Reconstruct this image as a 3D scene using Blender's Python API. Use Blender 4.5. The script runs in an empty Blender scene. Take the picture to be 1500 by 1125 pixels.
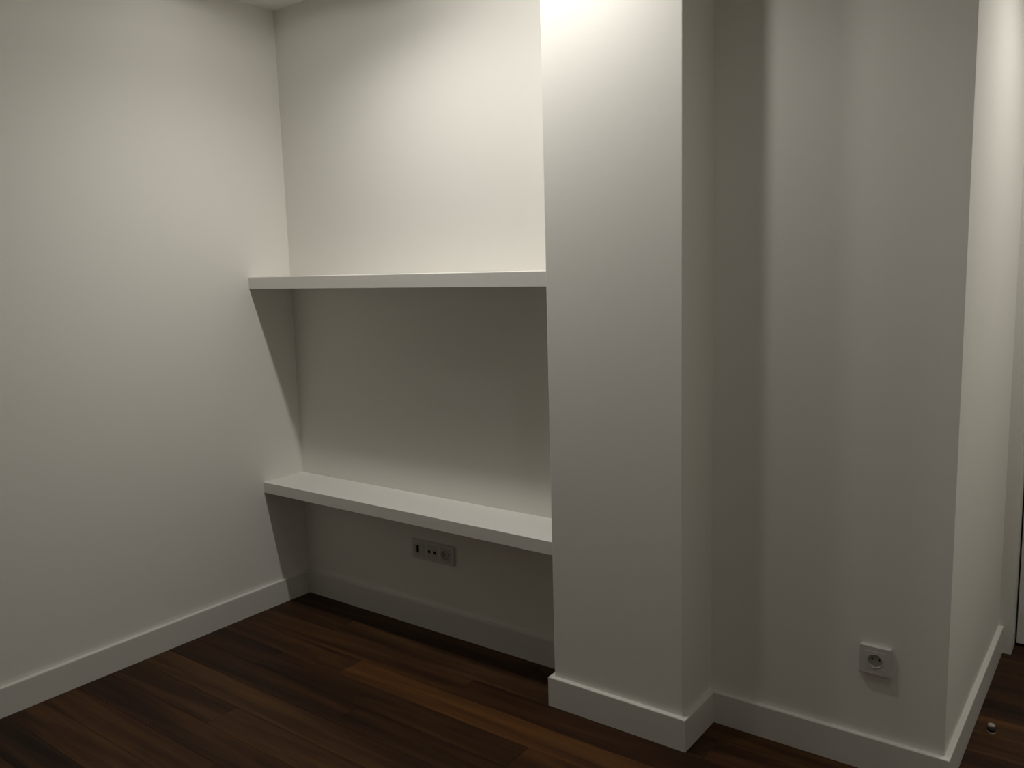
import bpy, bmesh, math, random
from mathutils import Vector, Matrix

# ------------------------------------------------------------ measurements
EYE = 1.5
CX, CY, YAW, PITCH, ROLL, FPX = 3.0975, -2.482, 0.6461, -0.1407, -0.0286, 1246.93
H = 2.6011                       # ceiling height
ZL, ZU, TL, TU = 0.5739, 1.4726, 0.048, 0.0504   # shelves: top heights, thicknesses
DSU, DSL = 0.2222, 0.2197        # shelf depths
XP1, XP2, DP = 1.5464, 2.0198, 0.2301            # column
DR, XR, YD = 0.0178, 2.7111, 1.0175              # right wall, outer corner, corridor end
BH, BT = 0.1046, 0.0165          # baseboard
XE, YF = 3.80, -4.20             # far side and front of the room (behind the camera)

scene = bpy.context.scene
COL = scene.collection

# ------------------------------------------------------------ camera
cam_data = bpy.data.cameras.new('camera')
cam = bpy.data.objects.new('camera', cam_data)
COL.objects.link(cam)
fw = Vector((-math.sin(YAW) * math.cos(PITCH), math.cos(YAW) * math.cos(PITCH), math.sin(PITCH)))
rt = Vector((math.cos(YAW), math.sin(YAW), 0))
up = rt.cross(fw)
c, s = math.cos(ROLL), math.sin(ROLL)
r2 = c * rt + s * up
u2 = -s * rt + c * up
M = Matrix(((r2.x, u2.x, -fw.x, CX), (r2.y, u2.y, -fw.y, CY), (r2.z, u2.z, -fw.z, EYE), (0, 0, 0, 1)))
cam.matrix_world = M
cam_data.sensor_fit = 'HORIZONTAL'
cam_data.sensor_width = 36.0
cam_data.lens = FPX / 1500.0 * 36.0
cam_data.clip_start = 0.02
scene.camera = cam

# ------------------------------------------------------------ world, lamps, exposure
world = bpy.data.worlds.new('world')
scene.world = world
world.use_nodes = True
world.node_tree.nodes['Background'].inputs[0].default_value = (0.02, 0.02, 0.02, 1)
world.node_tree.nodes['Background'].inputs[1].default_value = 0.0
scene.cycles.max_bounces = 12
scene.cycles.diffuse_bounces = 8
scene.cycles.glossy_bounces = 4

def downlight(name, loc, watts, angle, blend, radius, colour):
    """A recessed ceiling spot shining straight down."""
    d = bpy.data.lights.new(name, 'SPOT')
    d.energy = watts
    d.spot_size = math.radians(angle)
    d.spot_blend = blend
    d.shadow_soft_size = radius
    d.color = colour
    o = bpy.data.objects.new(name, d)
    o.location = loc
    COL.objects.link(o)
    return o

WARM = (1.0, 0.962, 0.900)
ZD = H - 0.012
# a row of ceiling spots parallel to the back wall with an added fill at its left end, one in the room, one in the corridor
downlight('alcove_downlight_or_fill', (1.755, -0.56, ZD), 14.6, 163, 0.85, 0.03, WARM)
downlight('alcove_downlight_or_fill', (1.40, -0.56, ZD), 11.3, 178, 0.15, 0.03, WARM)
downlight('alcove_downlight_or_fill', (1.05, -0.56, ZD), 19.4, 160, 0.9, 0.03, WARM)
downlight('alcove_downlight_or_fill', (0.70, -0.56, ZD), 10.2, 146, 1.0, 0.03, WARM)
downlight('alcove_downlight_or_fill', (0.35, -0.56, ZD), 1.05, 178, 0.15, 0.03, WARM)  # faint fill light, added to lift the upper left of the back wall
downlight('room_downlight', (2.60, -1.00, ZD), 10.0, 160, 1.0, 0.05, WARM)
downlight('corridor_downlight', (3.225, 0.51, ZD), 34, 150, 1.0, 0.03, WARM)

scene.view_settings.view_transform = 'Standard'
scene.view_settings.look = 'None'
scene.view_settings.gamma = 1.0
scene.view_settings.use_curve_mapping = False
scene.view_settings.exposure = 0.0

# ------------------------------------------------------------ materials
def new_mat(name):
    m = bpy.data.materials.new(name)
    m.use_nodes = True
    nt = m.node_tree
    return m, nt, nt.nodes['Principled BSDF']

def N(nt, kind, **kw):
    n = nt.nodes.new(kind)
    for k, v in kw.items():
        setattr(n, k, v)
    return n

def paint(name, colour, rough, bump=0.04, scale=260.0, spec=0.3):
    m, nt, b = new_mat(name)
    b.inputs['Roughness'].default_value = rough
    b.inputs['Specular IOR Level'].default_value = spec
    tc = N(nt, 'ShaderNodeTexCoord')
    big = N(nt, 'ShaderNodeTexNoise')
    big.inputs['Scale'].default_value = 2.2
    big.inputs['Detail'].default_value = 3
    nt.links.new(tc.outputs['Object'], big.inputs['Vector'])
    ramp = N(nt, 'ShaderNodeValToRGB')
    ramp.color_ramp.elements[0].color = tuple(x * 0.992 for x in colour) + (1,)
    ramp.color_ramp.elements[1].color = tuple(min(1, x * 1.006) for x in colour) + (1,)
    nt.links.new(big.outputs['Fac'], ramp.inputs['Fac'])
    nt.links.new(ramp.outputs['Color'], b.inputs['Base Color'])
    fine = N(nt, 'ShaderNodeTexNoise')
    fine.inputs['Scale'].default_value = scale
    fine.inputs['Detail'].default_value = 2
    nt.links.new(tc.outputs['Object'], fine.inputs['Vector'])
    bp = N(nt, 'ShaderNodeBump')
    bp.inputs['Strength'].default_value = bump
    bp.inputs['Distance'].default_value = 0.002
    nt.links.new(fine.outputs['Fac'], bp.inputs['Height'])
    nt.links.new(bp.outputs['Normal'], b.inputs['Normal'])
    return m

WALL = paint('white_wall_paint', (0.81, 0.80, 0.758), 0.75, 0.10)
CEIL = paint('white_ceiling_paint', (0.80, 0.79, 0.75), 0.85, 0.05)
TRIM = paint('white_lacquer', (0.71, 0.705, 0.665), 0.42, 0.0, spec=0.4)
SHELF = paint('white_shelf_lacquer', (0.80, 0.79, 0.755), 0.45, 0.0, spec=0.4)
PLASTIC = paint('white_socket_plastic', (0.60, 0.59, 0.56), 0.35, 0.0, spec=0.5)
RECESS = paint('white_socket_insert', (0.52, 0.51, 0.48), 0.4, 0.0, spec=0.5)
BLACK = paint('black_socket_hole', (0.008, 0.008, 0.008), 0.6, 0.0)
RUBBER = paint('dark_rubber', (0.03, 0.028, 0.026), 0.7, 0.0)

def metal(name, colour, rough):
    m, nt, b = new_mat(name)
    b.inputs['Base Color'].default_value = colour + (1,)
    b.inputs['Metallic'].default_value = 1.0
    n = N(nt, 'ShaderNodeTexNoise')
    n.inputs['Scale'].default_value = 90
    mr = N(nt, 'ShaderNodeMapRange')
    mr.inputs['To Min'].default_value = rough * 0.85
    mr.inputs['To Max'].default_value = rough * 1.15
    nt.links.new(n.outputs['Fac'], mr.inputs['Value'])
    nt.links.new(mr.outputs['Result'], b.inputs['Roughness'])
    return m

STEEL = metal('brushed_steel', (0.72, 0.70, 0.66), 0.38)
BRASS = metal('contact_metal', (0.55, 0.50, 0.40), 0.4)

def wood():
    m, nt, b = new_mat('dark_stained_wood')
    b.inputs['Roughness'].default_value = 0.5
    b.inputs['Specular IOR Level'].default_value = 0.16
    tc = N(nt, 'ShaderNodeTexCoord')
    inf = N(nt, 'ShaderNodeObjectInfo')
    tone = N(nt, 'ShaderNodeAttribute', attribute_type='OBJECT', attribute_name='tone')
    red = N(nt, 'ShaderNodeAttribute', attribute_type='OBJECT', attribute_name='redness')
    sc = N(nt, 'ShaderNodeVectorMath', operation='MULTIPLY')
    sc.inputs[1].default_value = (1.1, 19.0, 19.0)
    off = N(nt, 'ShaderNodeVectorMath', operation='SCALE')
    off.inputs['Scale'].default_value = 40.0
    comb = N(nt, 'ShaderNodeCombineXYZ')
    for i in range(3):
        nt.links.new(inf.outputs['Random'], comb.inputs[i])
    nt.links.new(comb.outputs[0], off.inputs[0])
    add = N(nt, 'ShaderNodeVectorMath', operation='ADD')
    nt.links.new(tc.outputs['Object'], sc.inputs[0])
    nt.links.new(sc.outputs[0], add.inputs[0])
    nt.links.new(off.outputs[0], add.inputs[1])
    g = N(nt, 'ShaderNodeTexNoise')
    g.inputs['Scale'].default_value = 1.0
    g.inputs['Detail'].default_value = 6
    g.inputs['Roughness'].default_value = 0.6
    g.inputs['Distortion'].default_value = 0.5
    nt.links.new(add.outputs[0], g.inputs['Vector'])
    # value = tone + grain
    mr = N(nt, 'ShaderNodeMapRange')
    mr.inputs['From Min'].default_value = 0.3
    mr.inputs['From Max'].default_value = 0.7
    mr.inputs['To Min'].default_value = -0.34
    mr.inputs['To Max'].default_value = 0.34
    nt.links.new(g.outputs['Fac'], mr.inputs['Value'])
    v = N(nt, 'ShaderNodeMath', operation='ADD', use_clamp=True)
    nt.links.new(mr.outputs['Result'], v.inputs[0])
    nt.links.new(tone.outputs['Fac'], v.inputs[1])
    rb = N(nt, 'ShaderNodeValToRGB')          # brown planks
    e = rb.color_ramp.elements
    e[0].color = (0.012, 0.0062, 0.0032, 1)
    e[1].color = (0.110, 0.056, 0.020, 1)
    k = rb.color_ramp.elements.new(0.45)
    k.color = (0.045, 0.0200, 0.0080, 1)
    rr = N(nt, 'ShaderNodeValToRGB')          # reddish planks
    e = rr.color_ramp.elements
    e[0].color = (0.014, 0.0055, 0.0028, 1)
    e[1].color = (0.150, 0.058, 0.013, 1)
    k = rr.color_ramp.elements.new(0.45)
    k.color = (0.052, 0.0200, 0.0070, 1)
    nt.links.new(v.outputs[0], rb.inputs['Fac'])
    nt.links.new(v.outputs[0], rr.inputs['Fac'])
    mix = N(nt, 'ShaderNodeMix', data_type='RGBA')
    nt.links.new(red.outputs['Fac'], mix.inputs['Factor'])
    nt.links.new(rb.outputs['Color'], mix.inputs['A'])
    nt.links.new(rr.outputs['Color'], mix.inputs['B'])
    nt.links.new(mix.outputs['Result'], b.inputs['Base Color'])
    bp = N(nt, 'ShaderNodeBump')
    bp.inputs['Strength'].default_value = 0.12
    bp.inputs['Distance'].default_value = 0.001
    nt.links.new(g.outputs['Fac'], bp.inputs['Height'])
    nt.links.new(bp.outputs['Normal'], b.inputs['Normal'])
    return m

WOOD = wood()
SUBFLOOR = paint('dark_subfloor', (0.012, 0.008, 0.006), 0.9, 0.0)

# ------------------------------------------------------------ mesh helpers
def obj(name, bm, mat, parent=None, loc=(0, 0, 0), smooth=False):
    bmesh.ops.recalc_face_normals(bm, faces=bm.faces)
    me = bpy.data.meshes.new(name)
    bm.to_mesh(me)
    bm.free()
    me.materials.append(mat)
    if smooth:
        for p in me.polygons:
            p.use_smooth = True
    o = bpy.data.objects.new(name, me)
    o.location = loc
    COL.objects.link(o)
    if parent:
        o.parent = parent
    return o

def struct(o):
    o['kind'] = 'structure'
    return o

def tag(o, label, cat, group=None):
    o['label'] = label
    o['category'] = cat
    if group:
        o['group'] = group
    return o

def empty(name, loc):
    o = bpy.data.objects.new(name, None)
    o.empty_display_size = 0.05
    o.location = loc
    COL.objects.link(o)
    return o

def box(x0, x1, y0, y1, z0, z1, bevel=0.0, seg=2, bm=None):
    bm = bm or bmesh.new()
    r = bmesh.ops.create_cube(bm, size=1.0)
    for v in r['verts']:
        v.co = Vector((x0 + (v.co.x + .5) * (x1 - x0), y0 + (v.co.y + .5) * (y1 - y0), z0 + (v.co.z + .5) * (z1 - z0)))
    if bevel:
        vs = set(r['verts'])
        es = [e for e in bm.edges if e.verts[0] in vs and e.verts[1] in vs]
        bmesh.ops.bevel(bm, geom=es, offset=bevel, segments=seg, affect='EDGES', profile=0.5)
    return bm

def prism(pts, z0, z1, bevel_idx=(), bevel=0.004, seg=3):
    """Vertical prism over a plan polygon; the listed vertical edges are rounded."""
    bm = bmesh.new()
    lo = [bm.verts.new((x, y, z0)) for x, y in pts]
    hi = [bm.verts.new((x, y, z1)) for x, y in pts]
    n = len(pts)
    bm.faces.new(lo[::-1])
    bm.faces.new(hi)
    for i in range(n):
        bm.faces.new((lo[i], lo[(i + 1) % n], hi[(i + 1) % n], hi[i]))
    if bevel_idx:
        es = [e for i in bevel_idx for e in lo[i].link_edges if e.other_vert(lo[i]) is hi[i]]
        bmesh.ops.bevel(bm, geom=es, offset=bevel, segments=seg, affect='EDGES', profile=0.5)
    return bm

def moulding(path, profile):
    """Sweep a (offset, height) profile along a plan path with mitred corners; offset to the right of travel."""
    bm = bmesh.new()
    rings = []
    n = len(path)
    for i, p in enumerate(path):
        p = Vector(p)
        dirs = []
        if i > 0:
            dirs.append((p - Vector(path[i - 1])).normalized())
        if i < n - 1:
            dirs.append((Vector(path[i + 1]) - p).normalized())
        nr = [Vector((d.y, -d.x)) for d in dirs]
        m = nr[0] if len(nr) == 1 else (nr[0] + nr[1]) / (1 + nr[0].dot(nr[1]))
        rings.append([bm.verts.new((p.x + m.x * o, p.y + m.y * o, h)) for o, h in profile])
    k = len(profile)
    for a, b in zip(rings, rings[1:]):
        for j in range(k):
            bm.faces.new((a[j], a[(j + 1) % k], b[(j + 1) % k], b[j]))
    bm.faces.new(rings[0])
    bm.faces.new(rings[-1][::-1])
    return bm

def lathe(profile, seg=24, bm=None, axis='Z', centre=(0, 0, 0)):
    """Surface of revolution of (radius, height) points, closed at both ends if radius is 0."""
    bm = bm or bmesh.new()
    cx, cy, cz = centre
    def place(r, h, a):
        u, v = r * math.cos(a), r * math.sin(a)
        if axis == 'Z':
            return (cx + u, cy + v, cz + h)
        return (cx + u, cy - h, cz + v)          # axis -Y: height towards the room
    rings = []
    for r, h in profile:
        if r < 1e-7:
            rings.append([bm.verts.new(place(0, h, 0))])
        else:
            rings.append([bm.verts.new(place(r, h, 2 * math.pi * i / seg)) for i in range(seg)])
    for a, b in zip(rings, rings[1:]):
        for i in range(seg):
            j = (i + 1) % seg
            if len(a) == 1 and len(b) == 1:
                continue
            if len(a) == 1:
                bm.faces.new((a[0], b[i], b[j]))
            elif len(b) == 1:
                bm.faces.new((a[i], a[j], b[0]))
            else:
                bm.faces.new((a[i], a[j], b[j], b[i]))
    return bm

def rounded_rect(w, h, r, seg=4):
    pts = []
    for cx, cy, a0 in ((w / 2 - r, h / 2 - r, 0), (-w / 2 + r, h / 2 - r, 90), (-w / 2 + r, -h / 2 + r, 180), (w / 2 - r, -h / 2 + r, 270)):
        for i in range(seg + 1):
            a = math.radians(a0 + 90 * i / seg)
            pts.append((cx + r * math.cos(a), cy + r * math.sin(a)))
    return pts

def circle(r, n=28, cx=0, cy=0):
    return [(cx + r * math.cos(2 * math.pi * i / n), cy + r * math.sin(2 * math.pi * i / n)) for i in range(n)]

def faceplate(outer, holes, y_back, y_front, chamfer=0.0):
    """Plate standing in the X-Z plane with through holes; y_front is nearer the room (smaller y)."""
    bm = bmesh.new()
    def loop(pts, y):
        vs = [bm.verts.new((x, y, z)) for x, z in pts]
        es = [bm.edges.new((vs[i], vs[(i + 1) % len(vs)])) for i in range(len(vs))]
        return vs, es
    def shrink(pts, d):
        mx = max(abs(p[0]) for p in pts)
        mz = max(abs(p[1]) for p in pts)
        return [(x * (mx - d) / mx, z * (mz - d) / mz) for x, z in pts]
    of, oe = loop(shrink(outer, chamfer) if chamfer else outer, y_front)
    hl = [loop(h, y_front) for h in holes]
    edges = oe + [e for _, es in hl for e in es]
    bmesh.ops.triangle_fill(bm, use_beauty=True, use_dissolve=False, edges=edges)
    def wall(a, b):
        n = len(a)
        for i in range(n):
            bm.faces.new((a[i], a[(i + 1) % n], b[(i + 1) % n], b[i]))
    prev = of
    if chamfer:
        ring = [bm.verts.new((x, y_front + chamfer, z)) for x, z in outer]
        wall(prev, ring)
        prev = ring
    back = [bm.verts.new((x, y_back, z)) for x, z in outer]
    wall(prev, back)
    for (hv, _), pts in zip(hl, holes):
        wall(hv, [bm.verts.new((x, y_back, z)) for x, z in pts])
    return bm

# ------------------------------------------------------------ structure: floor
floor = struct(obj('floor', box(-0.10, XE + 0.10, YF - 0.10, 1.35, -0.06, -0.012), SUBFLOOR))
rng = random.Random(41)
PITCH_Y, GAP, EDGE = 0.1225, 0.0006, -0.37
tones = {0: None}
rows = []
k0 = math.floor((YF - EDGE) / PITCH_Y)
k1 = math.ceil((1.20 - EDGE) / PITCH_Y)

def plank(x0, x1, y0, y1, tone, redness):
    cx, cy = (x0 + x1) / 2, (y0 + y1) / 2
    hx, hy = (x1 - x0) / 2 - GAP / 2, (y1 - y0) / 2 - GAP / 2
    bm = bmesh.new()
    b = 0.0007
    rings = [[(-hx, -hy, -0.012), (hx, -hy, -0.012), (hx, hy, -0.012), (-hx, hy, -0.012)],
             [(-hx, -hy, -b), (hx, -hy, -b), (hx, hy, -b), (-hx, hy, -b)],
             [(-hx + b, -hy + b, 0), (hx - b, -hy + b, 0), (hx - b, hy - b, 0), (-hx + b, hy - b, 0)]]
    vs = [[bm.verts.new(p) for p in r] for r in rings]
    for a, d in zip(vs, vs[1:]):
        for i in range(4):
            bm.faces.new((a[i], a[(i + 1) % 4], d[(i + 1) % 4], d[i]))
    bm.faces.new(vs[0][::-1])
    bm.faces.new(vs[-1])
    o = obj('plank', bm, WOOD, floor, (cx, cy, 0.0))
    o['tone'] = float(tone)
    o['redness'] = float(redness)
    return o

for k in range(k0, k1):
    y0, y1 = max(EDGE + k * PITCH_Y, YF), min(EDGE + (k + 1) * PITCH_Y, 1.20)
    if y1 - y0 < 0.02:
        continue
    left = 0.0 if y0 < -0.001 else XR
    if y0 < 0.0 < y1:
        y1 = y1  # the row runs on into the corridor; its far part hides under the walls' skirting
    x = left
    first = True
    while x < XE - 0.01:
        ln = rng.uniform(0.85, 1.7)
        if first:
            ln *= rng.uniform(0.35, 1.0)
            first = False
        xe = min(x + ln, XE)
        if XE - xe < 0.25:
            xe = XE
        tone = min(0.62, max(0.14, rng.gauss(0.37, 0.07)))
        red = rng.random() * 0.7
        mid = (x + xe) / 2
        yc = (y0 + y1) / 2
        # planks whose own colour stands out in the photograph
        if k == -1:                                    # warm orange strip in front of the column
            if x == left:
                xe = 0.74
                tone, red = 0.36, 0.3
            elif x < 0.8:
                xe = 2.12
                tone, red = 0.68, 0.70
        if k == -4:                                    # paler brown strip across the middle
            if x == left:
                xe = 1.52
            tone, red = 0.53, 0.10
        if k == -3 and mid < 2.2:
            tone, red = 0.27, 0.3
        if k == -2 and mid < 2.2:
            tone, red = 0.30, 0.2
        if k == 6:                                     # paler strip by the door stop
            if x == left:
                xe = XE
            tone, red = 0.60, 0.45
        if k == 7:
            tone, red = 0.22, 0.3
        plank(x, xe, y0, y1, tone, red)
        x = xe

# ------------------------------------------------------------ structure: walls and ceiling
T = 0.10
struct(obj('ceiling', box(-T, XE + T, YF - T, 1.35, H, H + 0.08), CEIL))
struct(obj('wall_left', prism([(-T, YF), (0, YF), (0, 0), (-T, T)], -0.012, H), WALL))
struct(obj('wall_back', prism([(0, 0), (XP1, 0), (XP1, T), (-T, T)], -0.012, H), WALL))
struct(obj('wall_column', prism([(XP1, -DP), (XP2, -DP), (XP2, T), (XP1, T)], -0.012, H, (0, 1), 0.003), WALL))
struct(obj('wall_right', prism([(XP2, -DR), (XR, -DR), (XR - T, -DR + T), (XP2, -DR + T)], -0.012, H), WALL))
struct(obj('wall_corridor', prism([(XR, -DR), (XR, 1.20), (XR - T, 1.20), (XR - T, -DR + T)], -0.012, H), WALL))
struct(obj('wall_far', box(XE, XE + T, YF, 1.20, -0.012, H), WALL))
struct(obj('wall_front', box(-T, XE + T, YF - T, YF, -0.012, H), WALL))

# corridor end: a narrow return, the door leaf set back in it, a head above
XJ = 2.7560
XD2 = 3.52
YL = 1.115
DH = 2.06
struct(obj('wall_end', box(XD2 + 0.045, XE, YD, 1.20, -0.012, H), WALL))
struct(obj('wall_over_door', box(XR, XD2 + 0.045, YD, 1.20, DH + 0.05, H), WALL))
struct(obj('trim_1', prism([(XR, YD), (XJ, YD), (XJ, 1.20), (XR, 1.20)], 0.0, DH, (1,), 0.002), TRIM))
struct(obj('trim_2', prism([(XD2, YD), (XD2 + 0.045, YD), (XD2 + 0.045, 1.20), (XD2, 1.20)], 0.0, DH, (0,), 0.002), TRIM))
struct(obj('trim_3', box(XR, XD2 + 0.045, YD, 1.20, DH, DH + 0.05), TRIM))
door = struct(obj('door_1', box(XJ + 0.006, XD2 - 0.006, YL, YL + 0.04, 0.010, DH - 0.004, 0.002, 2), TRIM))
struct(obj('wall_behind_door', box(XR - T, XE + T, 1.20, 1.30, -0.012, H), WALL))
hb = lathe([(0, 0), (0.026, 0), (0.026, 0.008), (0.010, 0.010), (0.010, 0.05), (0, 0.05)], 20, axis='Y', centre=(3.46, YL, 1.02))
box(3.34, 3.47, YL - 0.058, YL - 0.042, 1.010, 1.030, 0.005, 2, bm=hb)
obj('door_handle', hb, STEEL, door)

# baseboards: square-edged lacquered boards with a small top round
def bb_profile(h=BH, t=BT):
    r = 0.003
    return [(0, 0), (t, 0), (t, h - r), (t - r * 0.3, h - r * 0.3), (t - r, h), (0, h)]

struct(obj('baseboard_left', moulding([(0, YF), (0, -0.0001)], bb_profile()), TRIM))
struct(obj('baseboard_back', moulding([(BT, 0), (XP1 - BT, 0)], bb_profile()), TRIM))
struct(obj('baseboard_column', moulding([(XP1, 0), (XP1, -DP), (XP2, -DP), (XP2, -DR - BT)], bb_profile()), TRIM))
struct(obj('baseboard_right', moulding([(XP2, -DR), (XR, -DR), (XR, YD)], bb_profile()), TRIM))
struct(obj('baseboard_far', moulding([(XE, YD), (XE, YF)], bb_profile()), TRIM))
struct(obj('baseboard_front', moulding([(XE - BT, YF), (BT, YF)], bb_profile()), TRIM))

# ------------------------------------------------------------ shelves
def shelf(name, depth, top, thick, label):
    o = obj(name, box(0.0, XP1, -depth, 0.0, top - thick, top, 0.0016, 2), SHELF)
    tag(o, label, 'shelf', 'white alcove shelves')
    return o

shelf('wall_shelf', DSU, ZU, TU, 'upper white floating shelf at eye height, spanning the alcove beside the column')
shelf('wall_shelf', DSL, ZL, TL, 'lower white floating shelf spanning the alcove, above the triple socket plate')

# ------------------------------------------------------------ sockets
def schuko(parent, cx, cz, y_face, depth):
    """Round earthed socket: a recessed cup with pin holes and earth clips."""
    cup = lathe([(0.0215, 0.0012), (0.0200, 0.0016), (0.0193, 0.0), (0.0186, -depth), (0, -depth)], 32, axis='Y', centre=(cx, y_face, cz))
    cupo = obj('socket_cup', cup, RECESS, parent, smooth=False)
    yb = y_face + depth
    for sx in (-1, 1):
        h = lathe([(0, 0.0006), (0.0028, 0.0006), (0.0028, 0.0), (0, 0.0)], 12, axis='Y', centre=(cx + sx * 0.0095, yb - 0.0002, cz))
        obj('pin_hole', h, BLACK, cupo)
    for sz in (-1, 1):
        obj('earth_clip', box(cx - 0.0022, cx + 0.0022, yb - depth * 0.75, yb, cz + sz * 0.0165 - 0.0016, cz + sz * 0.0165 + 0.0016, 0.0004, 1), BRASS, cupo)
    return cupo

# single socket on the right wall
CXR, CZR = 2.5240, 0.3415
t = empty('power_socket', (CXR, -DR, CZR))
tag(t, 'single white square power socket low on the wall right of the column', 'socket')
W1 = 0.086
obj('plate', faceplate(rounded_rect(W1, W1, 0.004), [circle(0.0196, 32)], 0.0, -0.0135, 0.002), PLASTIC, t)
obj('inner_frame', faceplate(rounded_rect(0.056, 0.056, 0.003), [circle(0.0196, 32)], -0.0130, -0.0140, 0.0004), PLASTIC, t)
schuko(t, 0, 0, -0.0140, 0.0120)

# triple plate under the lower shelf
CXT, CZT = 0.7990, 0.3380
t = empty('triple_socket_plate', (CXT, 0.0, CZT))
tag(t, 'wide white triple socket plate on the back wall under the lower shelf', 'socket')
WT, HT, MOD = 0.234, 0.082, 0.071
slot = [(-MOD - 0.0175 + x, z) for x, z in rounded_rect(0.019, 0.032, 0.001, 1)]
coax = [circle(0.0072, 20, -0.0155, 0.0), circle(0.0072, 20, 0.0155, 0.0)]
obj('plate', faceplate(rounded_rect(WT, HT, 0.005), [rounded_rect(0.058, 0.058, 0.002, 2)] and
    [[(x + d, z) for x, z in rounded_rect(0.056, 0.056, 0.002, 2)] for d in (-MOD, 0, MOD)], 0.0, -0.0100, 0.002), PLASTIC, t)
m1 = obj('data_insert', faceplate(rounded_rect(0.055, 0.055, 0.002, 2), [[(x + 0.0, z + 0.0) for x, z in [(p[0] + MOD + 0.0065, p[1]) for p in slot]]], 0.0, -0.0106, 0.0004), RECESS, t, (-MOD, 0, 0))
obj('data_port', box(-0.0205, -0.0015, -0.0030, -0.0005, -0.0160, 0.0160), BLACK, m1)
m2 = obj('aerial_insert', faceplate(rounded_rect(0.055, 0.055, 0.002, 2), coax, 0.0, -0.0106, 0.0004), RECESS, t, (0, 0, 0))
for sx in (-1, 1):
    obj('aerial_connector', lathe([(0, -0.008), (0.0058, -0.008), (0.0058, 0.0), (0.0071, 0.0), (0.0071, -0.010), (0, -0.0105)], 20, axis='Y', centre=(sx * 0.0155, -0.0112, 0)), BLACK, m2)
m3 = obj('power_insert', faceplate(rounded_rect(0.055, 0.055, 0.002, 2), [circle(0.0196, 32)], 0.0, -0.0106, 0.0004), RECESS, t, (MOD, 0, 0))
schuko(t, MOD, 0, -0.0106, 0.0094)

# ------------------------------------------------------------ door stop on the corridor floor
t = empty('door_stop', (2.776, 0.392, 0.0))
tag(t, 'small round steel door stop standing on the paler floor board in the corridor', 'door stop')
obj('base', lathe([(0, 0), (0.0125, 0), (0.0125, 0.003), (0.0115, 0.004), (0, 0.004)], 24), STEEL, t)
obj('rubber_ring', lathe([(0.0095, 0.004), (0.0120, 0.006), (0.0125, 0.011), (0.0120, 0.016), (0.0095, 0.018), (0, 0.018), (0, 0.004), (0.0095, 0.004)], 24), RUBBER, t, smooth=True)
obj('cap', lathe([(0, 0.018), (0.0108, 0.018), (0.0110, 0.024), (0.0095, 0.0265), (0, 0.0270)], 24), STEEL, t)
